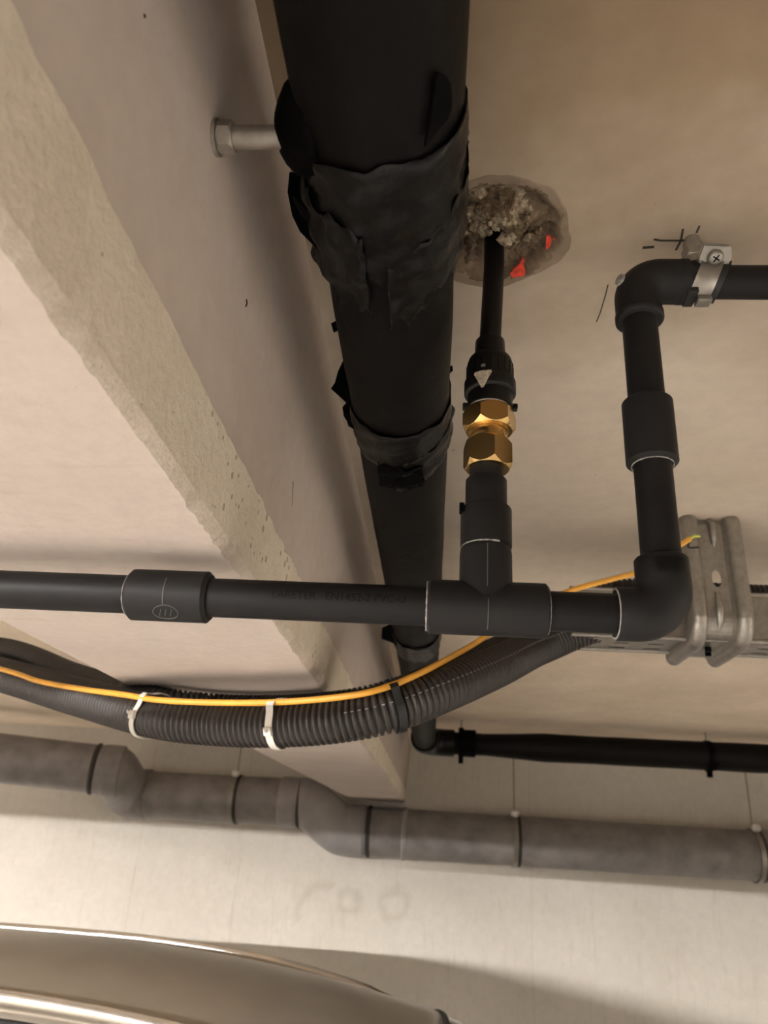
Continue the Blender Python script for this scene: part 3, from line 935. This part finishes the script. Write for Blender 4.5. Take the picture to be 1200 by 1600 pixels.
for y, nm in ((TY0, 'side_rail'), (TY1, 'side_rail')):
    mb = perforated(MB(), (TX0, y, TZ0 + .012), X, Z, ncell, 2, cu, .0315, .0075, .0042, .0012)
    mb.box((TX0, y - .0002, TZ0), (TX1, y + .0014, TZ0 + .012))
    mb.box((TX0, y - .0002, TZ0 + .075), (TX1, y + .0014, TZ1))
    mb.lathe([(0, .0035), (TX1 - TX0, .0035)], (TX0, y, TZ1), X, 10)
    mb.lathe([(0, .0045), (TX1 - TX0, .0045)], (TX0, y, TZ0), X, 10)
    mb.build(nm, M['steel'], tray, 30, fix=True)
mb = perforated(MB(), (TX0, TY0, TZ0), X, (0, 1, 0), ncell, 3, cu, (TY1 - TY0) / 3, .016, .005, .0012)
mb.build('tray_bottom', M['steel'], tray, 30)

SX0, SX1, SY = .4365, .5385, 1.262
br_ = thing('tray_bracket', ((SX0 + SX1) / 2, SY, TZ0 - .02), 'ribbed galvanised hanger bracket bolted to the ceiling, holding the cable tray', 'bracket')
def bracket():
    W = SX1 - SX0; xm = (SX0 + SX1) / 2
    # profile across the strip: (offset across, offset towards the viewer)
    pr = []
    def lobe(cx, rr, n=7):
        return [(cx + rr * math.cos(a), rr * .9 * math.sin(a)) for a in [math.pi - math.pi * k / (n - 1) for k in range(n)]]
    pr += [(-W / 2, -.022)] + [(-W / 2 + .013 - .013 * math.cos(math.pi * k / 16), .012 * math.sin(math.pi * k / 16)) for k in range(17)]
    pr += [(-.021, -.006), (.021, -.006)] if False else [(-.0235, -.006)]
    pr += [(.0205, -.006)]
    pr += [(W / 2 - .013 - .013 * math.cos(math.pi * k / 16), .012 * math.sin(math.pi * k / 16)) for k in range(17)] + [(W / 2, -.022)]
    # path down from the ceiling, then back under the tray; (y, z, normal towards viewer)
    path = []
    zt_, zb, rb = ZC - .012, TZ0 - .008, .045
    for k in range(5):                                    # rounded shoulder at the ceiling
        a = math.pi / 2 * k / 4
        path.append((SY + .012 - .012 * math.sin(a), ZC - .002 - .014 * (1 - math.cos(a)), Vector((0, -math.sin(a), math.cos(a) * .9))))
    zs = [2.262, 2.24, 2.215, 2.192, 2.150, 2.135, 2.12]
    for z in zs: path.append((SY, z, Vector((0, -1, 0))))
    for k in range(9):
        a = math.pi / 2 * k / 8
        path.append((SY + rb - rb * math.cos(a), zb + rb - rb * math.sin(a), Vector((0, -math.cos(a), -math.sin(a)))))
    for y in (1.33, 1.36, 1.39, 1.425): path.append((y, zb, Vector((0, 0, -1))))
    hole_rows = {(zs[4], zs[3])}
    rings = [[Vector((xm + a, y, z)) + n * b for a, b in pr] for y, z, n in path]
    mb = MB(); s0 = 0
    for r in rings: mb.v.extend(r)
    np_ = len(pr)
    web = 18
    hole_i = 5 + 3
    for i in range(len(rings) - 1):
        for j in range(np_ - 1):
            a = i * np_ + j
            if j == web and i == hole_i: 
                q = [mb.v[a], mb.v[a + 1], mb.v[a + np_ + 1], mb.v[a + np_]]
                c = sum(q, Vector()) / 4
                uu = (q[1] - q[0]) * .5; vv = (q[3] - q[0]) * .5
                s = len(mb.v); no = 16
                inn = [c + uu * (.38 * math.cos(2 * math.pi * k / no) + .10) + vv * (.76 * math.sin(2 * math.pi * k / no)) for k in range(no)]
                out = []
                for k in range(no):
                    ca, sa = math.cos(2 * math.pi * k / no), math.sin(2 * math.pi * k / no); qn = 1 / max(abs(ca), abs(sa))
                    out.append(c + uu * ca * qn + vv * sa * qn)
                mb.v += inn + out
                for k in range(no):
                    k2 = (k + 1) % no
                    mb.face((s + k, s + k2, s + no + k2, s + no + k))
                continue
            mb.face((a, a + 1, a + np_ + 1, a + np_))
    mb.build('bracket_body', M['steel'], br_, 0, solid=.0022)
    # pressed rib near the top and the lower bend, cap screw at the ceiling
    mb = MB(); mb.tube([(xm + .002, SY + .010, ZC - .004), (xm + .004, SY - .002, ZC - .018), (xm + .004, SY + .003, ZC - .040), (xm + .004, SY + .008, ZC - .055)], [.006, .0075, .0065, .003], 12)
    mb.build('pressed_rib', M['steel'], br_, 60)
    mb = MB(); mb.tube([(xm - .002, SY + .004, TZ0 + .075), (xm - .002, SY + .000, TZ0 + .05), (xm - .002, SY + .006, TZ0 + .025), (xm - .002, SY + .022, TZ0 + .008)], [.003, .0065, .0065, .003], 12)
    mb.build('pressed_rib', M['steel'], br_, 60)
    for yy, dx in ((1.335, -.004), (1.365, .006)):
        MB().lathe([(-.014, .0055), (-.006, .0055)], (xm + dx, yy, TZ0), Z, 14).build('bolt_head', M['tape_dark'], br_)
    MB().box((xm - .034, SY + .013, ZC - .016), (xm + .034, SY + .05, ZC - .0005)).build('ceiling_plate', M['steel_dull'], br_, 0, bevel=.002)
bracket()

# ------------------------------------------------------------------ corrugated conduits
CR = .033
def conduit(name, pts, R, label, pitch=.0090, seg=28):
    path = resample(smooth_path(pts, 24), pitch / 6)
    rad = []
    for i in range(len(path)):
        rad.append((R * .84, R * .85, R * .985, R, R, R * .985)[i % 6])
    o = MB().tube(path, rad, seg, ref=Vector((0, -1, .2))).build(name, M['conduit'], None, 0)
    o.data.polygons.foreach_set('use_smooth', [True] * len(o.data.polygons))
    tag(o, label, 'conduit')
    return o, path
c1 = [Vector((-3.6, 2.75, 2.20)), Vector((-2.6, 2.50, 2.195)), Vector((-1.9, 2.10, 2.155)), Vector((-1.33, 1.71, 2.07)), at_d(0, 1054, 1.48), at_d(120, 1088, 1.30), at_d(240, 1119, 1.15), at_d(340, 1130, 1.10), at_d(440, 1131, 1.06), at_d(540, 1122, 1.03), at_d(620, 1104, 1.03), at_d(700, 1074, 1.08), at_d(780, 1040, 1.19), at_d(850, 1007, 1.33), Vector((.32, 1.352, 2.108)), Vector((.50, 1.356, 2.1065)), Vector((.9, 1.356, 2.1065)), Vector((2.9, 1.356, 2.1065))]
c2 = [Vector((-3.6, 2.90, 2.20)), Vector((-2.7, 2.67, 2.20)), Vector((-2.0, 2.30, 2.19)), Vector((-1.45, 1.93, 2.13)), at_d(0, 1014, 1.64), at_d(120, 1058, 1.42), at_d(240, 1095, 1.235), at_d(340, 1108, 1.245), at_d(440, 1110, 1.215), at_d(540, 1103, 1.15), at_d(620, 1084, 1.16), at_d(700, 1052, 1.22), at_d(780, 1015, 1.33), at_d(850, 985, 1.41), Vector((.34, 1.375, 2.172)), Vector((.55, 1.360, 2.168)), Vector((.9, 1.358, 2.1665)), Vector((2.9, 1.358, 2.1665))]
con1, path1 = conduit('corrugated_conduit', c1, CR, 'black corrugated conduit in front, sagging under the beam with white cable ties')
con2, path2 = conduit('corrugated_conduit', c2, .0255, 'black corrugated conduit behind, mostly hidden by the front conduit')
# moulded seam line of raised dots along the front conduit is part of it
def conduit_seam():
    mb = MB()
    n = len(path1)
    for i in range(3, n - 3, 6):
        p = path1[i]
        if not (-.12 < p.x < .25): continue
        t_ = (path1[i + 1] - path1[i - 1]).normalized()
        toc = (CAM_POS - p).normalized()
        d = (toc - t_ * toc.dot(t_)).normalized()
        up = t_.cross(d); up = up if up.z > 0 else -up
        c = p + (d * math.cos(.22) + up * math.sin(.22)) * (CR + .0001)
        mb.box((-.0022, -.0008, -.0006), (.0022, .0008, .0004), Matrix.Translation(c) @ Matrix((t_, up, d)).transposed().to_4x4())
    o = mb.build('seam_line', M['drain'], con1, 0)
    tag(o, 'raised grey seam line')
    o['kind'] = 'stuff'
conduit_seam()

# yellow cable lying against the front conduit
def near_conduit(px, py, off=0.0):
    """point seen at px, py that touches the front conduit's surface on the viewer side"""
    r = ray(px, py).normalized()
    i = min(range(3, len(path1) - 3), key=lambda i: ((path1[i] - CAM_POS) - r * (path1[i] - CAM_POS).dot(r)).length)
    p = path1[i]; t_ = (path1[i + 3] - path1[i - 3]).normalized()
    n = r.cross(t_); sin = n.length; n.normalize()
    w0 = CAM_POS - p
    d_ = abs(w0.dot(n))
    b_ = r.dot(t_); tc = (b_ * t_.dot(w0) - r.dot(w0)) / (1 - b_ * b_)
    Rr = CR + .0048
    return CAM_POS + r * (tc - math.sqrt(max(Rr * Rr - d_ * d_, 0)) / sin + off)
yc = [p + ((CAM_POS - p).normalized() + Vector((0, 0, .35))).normalized() * (CR + .006) for p in c1[:4]] + [near_conduit(x, y) for x, y in ((0, 1045), (60, 1064), (130, 1077), (190, 1085), (250, 1094), (340, 1098), (440, 1097), (540, 1088), (600, 1075), (660, 1050), (720, 1018), (750, 1000))] + [at_d(800, 966, 1.17), at_d(850, 940, 1.19), at_d(900, 920, 1.21), at_d(960, 904, 1.23), at_d(1003, 891, 1.25), at_d(1050, 860, 1.27), at_d(1078, 842, 1.28)]
ypath = smooth_path(yc, 10)
cb = MB().tube(ypath, .0046, 14).build('yellow_cable', M['cable'], None)
tag(cb, 'yellow cable running along the front corrugated conduit', 'cable')
we = at_d(1078, 842, 1.28)
gw = MB().tube(smooth_path([we, at_d(1085, 838, 1.285), at_d(1093, 838, 1.29)], 5), .0022, 10).build('wire_end', M['wire_green'], cb)
MB().tube(smooth_path([we, at_d(1076, 855, 1.285), at_d(1092, 855, 1.29)], 5), .002, 10).build('wire_end', M['tie_black'], cb)

# cable ties
def tie(px, py, mat, label, width=.011, head=0.6, rx=0.0, lean=0.0):
    r = ray(px, py).normalized()
    best = min(range(2, len(path1) - 2), key=lambda i: ((path1[i] - CAM_POS) - r * (path1[i] - CAM_POS).dot(r)).length)
    p = path1[best]; t_ = (path1[best + 2] - path1[best - 2]).normalized()
    toc = (CAM_POS - p).normalized(); d = (toc - t_ * toc.dot(t_)).normalized(); up = t_.cross(d); up = up if up.z > 0 else -up
    root = thing('cable_tie', p - up * CR, label, 'cable tie', 'cable ties on the conduits')
    mb = MB(); n = 40; rings = []
    for k in range(n + 1):
        a = 2 * math.pi * k / n
        rad = CR + .0018
        e = d * math.cos(a) + up * math.sin(a)
        # rise over the cable on the upper front
        bump_ = .0088 * math.exp(-((a - .72) / .22) ** 2)
        c = p + e * (rad + bump_) + t_ * (lean * math.sin(a))
        rings.append([c - t_ * width / 2, c + t_ * width / 2, c + t_ * width / 2 + e * .0014, c - t_ * width / 2 + e * .0014])
    mb.ring_strip(rings)
    mb.build('strap', mat, root, 40)
    e = d * math.cos(head) + up * math.sin(head); b = e.cross(t_)
    c = p + e * (CR + .0045 + (.009 if abs(head - .72) < .3 else 0))
    m4 = Matrix((t_, b, e)).transposed().to_4x4(); m4.translation = c
    MB().box((-width * .55, -.006, -.003), (width * .55, .006, .004), m4).build('lock_head', mat, root, 0, bevel=.0012)
    tl = MB().tube([c + e * .003, c + e * .010 + up * .003, c + e * .012 + up * .006], [.0018, .0016, .001], 8)
    tl.build('tail', mat, root)
tie(238, 1119, M['tie_white'], 'white cable tie leaning right, left one of the two white ties', .010, -.1, lean=.010)
tie(438, 1131, M['tie_white'], 'white cable tie under the beam, right one of the two white ties', .011, -.25, lean=.002)
tie(617, 1106, M['tie_black'], 'black cable tie round the conduit and yellow cable, right of the beam', .012, 1.1)

# ------------------------------------------------------------------ grey drain pipe along the back wall
DR = .140
YD = 4.945
gp = thing('grey_drain_pipe', (0, YD, 1.62), 'thick grey plastic drain pipe with offset elbows along the back wall', 'pipe')
pR0 = at_y(548, 1297, YD); pR1 = at_y(1195, 1338, YD)
dirR = (pR1 - pR0).normalized()
pRe = pR0 + dirR * 3.7
def seg_pipe(name, a, b, r, mat, seg=40):
    a, b = Vector(a), Vector(b)
    return MB().lathe([(0, r), ((b - a).length, r)], a, b - a, seg).build(name, mat, gp)
seg_pipe('pipe_length', pR0, pRe, DR, M['drain'])
pM1 = at_y(462, 1254, YD); pM0 = at_y(215, 1240, YD - .02)
seg_pipe('pipe_length', pM0, pM1, DR, M['drain'])
pL1 = at_y(165, 1203, 4.62); pL0 = pL1 + Vector((-2.6, -.72, .10))
seg_pipe('pipe_length', pL0, pL1, DR * 1.0, M['drain'])
def bend(pts, r, mat, name='elbow'):
    path = smooth_path(pts, 8)
    return MB().tube(path, r, 40).build(name, mat, gp, 60)
dM = (pM1 - pM0).normalized(); dL = (pL1 - pL0).normalized()
bend([pM1 - dM * .02, pM1 + dM * .08, pM1.lerp(pR0, .55), pR0 - dirR * .06, pR0 + dirR * .03], DR * 1.04, M['drain_fit'])
bend([pL1 - dL * .02, pL1 + dL * .05, pL1.lerp(pM0, .5), pM0 - dM * .05, pM0 + dM * .03], DR * 1.03, M['drain'])
def collar(p, d, r, L, mat, name='socket'):
    return MB().lathe([(-L / 2, r * 1.0), (-L / 2 + .01, r * 1.07), (L / 2 - .01, r * 1.07), (L / 2, r * 1.0)], p, d, 40).build(name, mat, gp)
collar(pR0 + dirR * .04, dirR, DR, .10, M['drain_fit'])
collar(pR0 + dirR * .115, dirR, DR, .03, M['seal'], 'seal_ring')
collar(pM1 - dM * .04, dM, DR, .11, M['drain_fit'])
collar(pM1 + dM * .03, dM, DR, .025, M['seal'], 'seal_ring')
collar(pM0 + dM * .04, dM, DR, .08, M['drain'])
collar(pL1 - dL * .06, dL, DR, .03, M['seal'], 'seal_ring')
collar(pL1 + dL * .05, dL, DR, .10, M['drain'])
for px in (632,):
    k = (at_y(px, 1300, YD) - pR0).dot(dirR)
    collar(pR0 + dirR * k, dirR, DR, .03, M['drain_fit'], 'socket')
kk = (at_y(1192, 1338, YD) - pR0).dot(dirR)
collar(pR0 + dirR * (kk + .12), dirR, DR, .22, M['drain_fit'])
def hanger(p, d, label, col=M['steel']):
    t = thing('pipe_hanger', p + Vector((0, 0, DR)), label, 'hanger', 'hangers of the grey drain pipe')
    MB().lathe([(-.014, DR + .001), (-.014, DR + .010), (.014, DR + .010), (.014, DR + .001), (-.014, DR + .001)], p, d, 40, caps=False).build('clamp_ring', col, t)
    MB().lathe([(.014, DR + .001), (.014, DR + .006), (.034, DR + .006), (.034, DR + .001), (.014, DR + .001)], p, d, 40, caps=False).build('clamp_lining', M['seal'], t)
    q = p + Vector((0, -.03, DR + .01))
    MB().tube([q, Vector((q.x, q.y, ZC))], .005, 10).build('rod', M['steel_dull'], t)
    MB().lathe([(-.022, .012), (-.014, .024), (.010, .024), (.020, .012)], q + Vector((0, -.05, .0)), Z, 16).build('clamp_screw', M['housing'], t)
kk2 = (at_y(803, 1310, YD) - pR0).dot(dirR)
hanger(pR0 + dirR * kk2, dirR, 'steel hanger round the grey drain pipe right of the beam end')
kk3 = (at_y(368, 1250, YD) - pM0).dot(dM)
hanger(pM0 + dM * kk3, dM, 'steel hanger round the grey drain pipe left of the beam end')
hanger(pR0 + dirR * (kk - .05), dirR, 'steel hanger round the grey drain pipe at the right socket')

# ------------------------------------------------------------------ parked silver car
def build_car():
    root = thing('car', (-1.0, 2.28, 0), 'silver car parked along the back wall, only its roof in view', 'car')
    cy = 2.28
    # x stations: rear -3.4 ... windscreen top 0.0 ... nose 1.75
    def roof_z(x, v):
        z = 1.392
        if x > -1.1: z -= .115 * ((x + 1.1) / 1.1) ** 2
        if x < -1.9: z -= .10 * ((-1.9 - x) / .9) ** 2
        return z - .060 * abs(v) ** 2.4
    def half(x):
        h = .525
        if x > -.6: h -= .07 * ((x + .6) / .6) ** 2
        if x < -2.2: h -= .05 * ((-2.2 - x) / .6) ** 2
        return h
    def roof(u, v):
        x = -2.8 + 2.8 * u; vv = v * 2 - 1
        return (x + .05 * (1 - vv * vv) * u ** 6, cy + half(x) * vv, roof_z(x, vv))
    MB().grid(roof, 60, 30).build('roof', M['car'], root, 60, solid=.012)
    # lower body as a loft
    st = [(-3.35, .70, .42, .86), (-3.3, .78, .32, .98), (-3.0, .86, .24, 1.00), (-2.0, .89, .20, .985), (-1.0, .90, .20, .965), (.0, .90, .20, .95), (.75, .88, .20, .94), (1.3, .82, .24, .88), (1.62, .72, .30, .78), (1.72, .60, .38, .66)]
    rings = []
    for x, hw, zb, zt_ in st:
        ring = []
        n = 32
        for k in range(n):
            a = 2 * math.pi * k / n
            c, s = math.cos(a), math.sin(a)
            e = .38
            y = math.copysign(abs(c) ** e, c) * hw; z = math.copysign(abs(s) ** e, s)
            ring.append(Vector((x, cy + y, (zb + zt_) / 2 + z * (zt_ - zb) / 2)))
        rings.append(ring)
    mb = MB(); s0, n = mb.ring_strip(rings); mb.cap(s0[0], n, True); mb.cap(s0[-1], n)
    o = mb.build('body', M['car'], root, 60)
    # glass
    def ws(u, v):
        vv = v * 2 - 1
        a = Vector((0.0 + .05 * (1 - vv * vv), cy + half(0) * vv * .96, roof_z(0, vv) - .002)); b = Vector((.80 + .14 * (1 - vv * vv), cy + .74 * vv, .945))
        p = a.lerp(b, u); p.z += .03 * math.sin(math.pi * u)
        return p
    MB().grid(ws, 14, 20).build('windscreen', M['glass'], root, 60, solid=.008)
    mb = MB(); mb.tube([ws(0, k / 20) + Vector((.004, 0, .004)) for k in range(21)], .011, 8)
    mb.build('windscreen_seal', M['tyre'], root)
    def rw(u, v):
        vv = v * 2 - 1
        a = Vector((-2.8, cy + half(-2.8) * vv, roof_z(-2.8, vv))); b = Vector((-3.22 - .05 * (1 - vv * vv), cy + .72 * vv, .97))
        return a.lerp(b, u)
    MB().grid(rw, 10, 16).build('rear_window', M['glass'], root, 60, solid=.008)
    for s, vv in ((-1, -1), (1, 1)):
        def sw(u, v, s=s):
            x = -2.8 + 2.8 * u
            a = Vector((x, cy + s * half(x), roof_z(x, 1) - .004)); b = Vector((-3.2 + 4.0 * u, cy + s * (.84 - .08 * abs(u - .5)), .955))
            return a.lerp(b, v)
        MB().grid(sw, 24, 6).build('side_window', M['glass'], root, 60, solid=.008)
        for u0, u1 in ((.30, .32), (.62, .645)):
            mb = MB(); mb.grid(lambda u, v, u0=u0, u1=u1, sw=sw, s=s: Vector(sw(u0 + (u1 - u0) * u, v)) + Vector((0, s * .006, .002)), 2, 6)
            mb.build('door_pillar', M['tyre'], root, 60, solid=.006)
        tr = MB(); tr.tube([Vector((x, cy + s * (half(x) + .004), roof_z(x, 1) - .004)) for x in [-2.8 + 2.8 * k / 30 for k in range(31)]] + [Vector(sw(1, k / 6)) + Vector((0, s * .004, .004)) for k in range(1, 7)], .011, 8)
        tr.build('window_trim', M['tyre'], root)
        rl = MB(); rl.tube([Vector((x, cy + s * (half(x) - .045), roof_z(x, .9) + .020 * math.sin(math.pi * min(1, max(0, (x + 2.7) / 2.6))) ** .3)) for x in [-2.7 + 2.6 * k / 30 for k in range(31)]], .014, 12)
        rl.build('roof_rail', M['chrome'], root)
        mr = MB()
        def mf(u, v, s=s):
            A = 2 * math.pi * u; B = math.pi * (v - .5)
            return Vector((.48 + .07 * math.sin(B) * .6 + .05 * math.cos(A) * math.cos(B), cy + s * 1.0 + .10 * math.sin(A) * math.cos(B), 1.0 + .07 * math.sin(B)))
        mr.grid(mf, 14, 10).build('door_mirror', M['car'], root, 60)
        for xw in (-2.55, .95):
            MB().lathe([(-.10, .24), (-.10, .30), (-.07, .33), (.07, .33), (.10, .30), (.10, .24)], (xw, cy + s * .80, .33), (0, 1, 0), 36).build('tyre', M['tyre'], root)
            wr = MB().lathe([(0, .235), (.008, .235), (.012, .21), (.006, .20)], (xw, cy + s * .895, .33), (0, s, 0), 36)
            for k in range(5):
                a = 2 * math.pi * k / 5
                wr.tube([Vector((xw, cy + s * .90, .33)), Vector((xw + math.cos(a) * .21, cy + s * .90, .33 + math.sin(a) * .21))], .025, 8)
            wr.build('wheel_rim', M['alloy'], root)
        MB().lathe([(0, .10), (.05, .09), (.06, .05)], (1.55, cy + s * .52, .68), (1, s * .3, .15), 20).build('headlamp', M['lens'], root)
    return root
build_car()
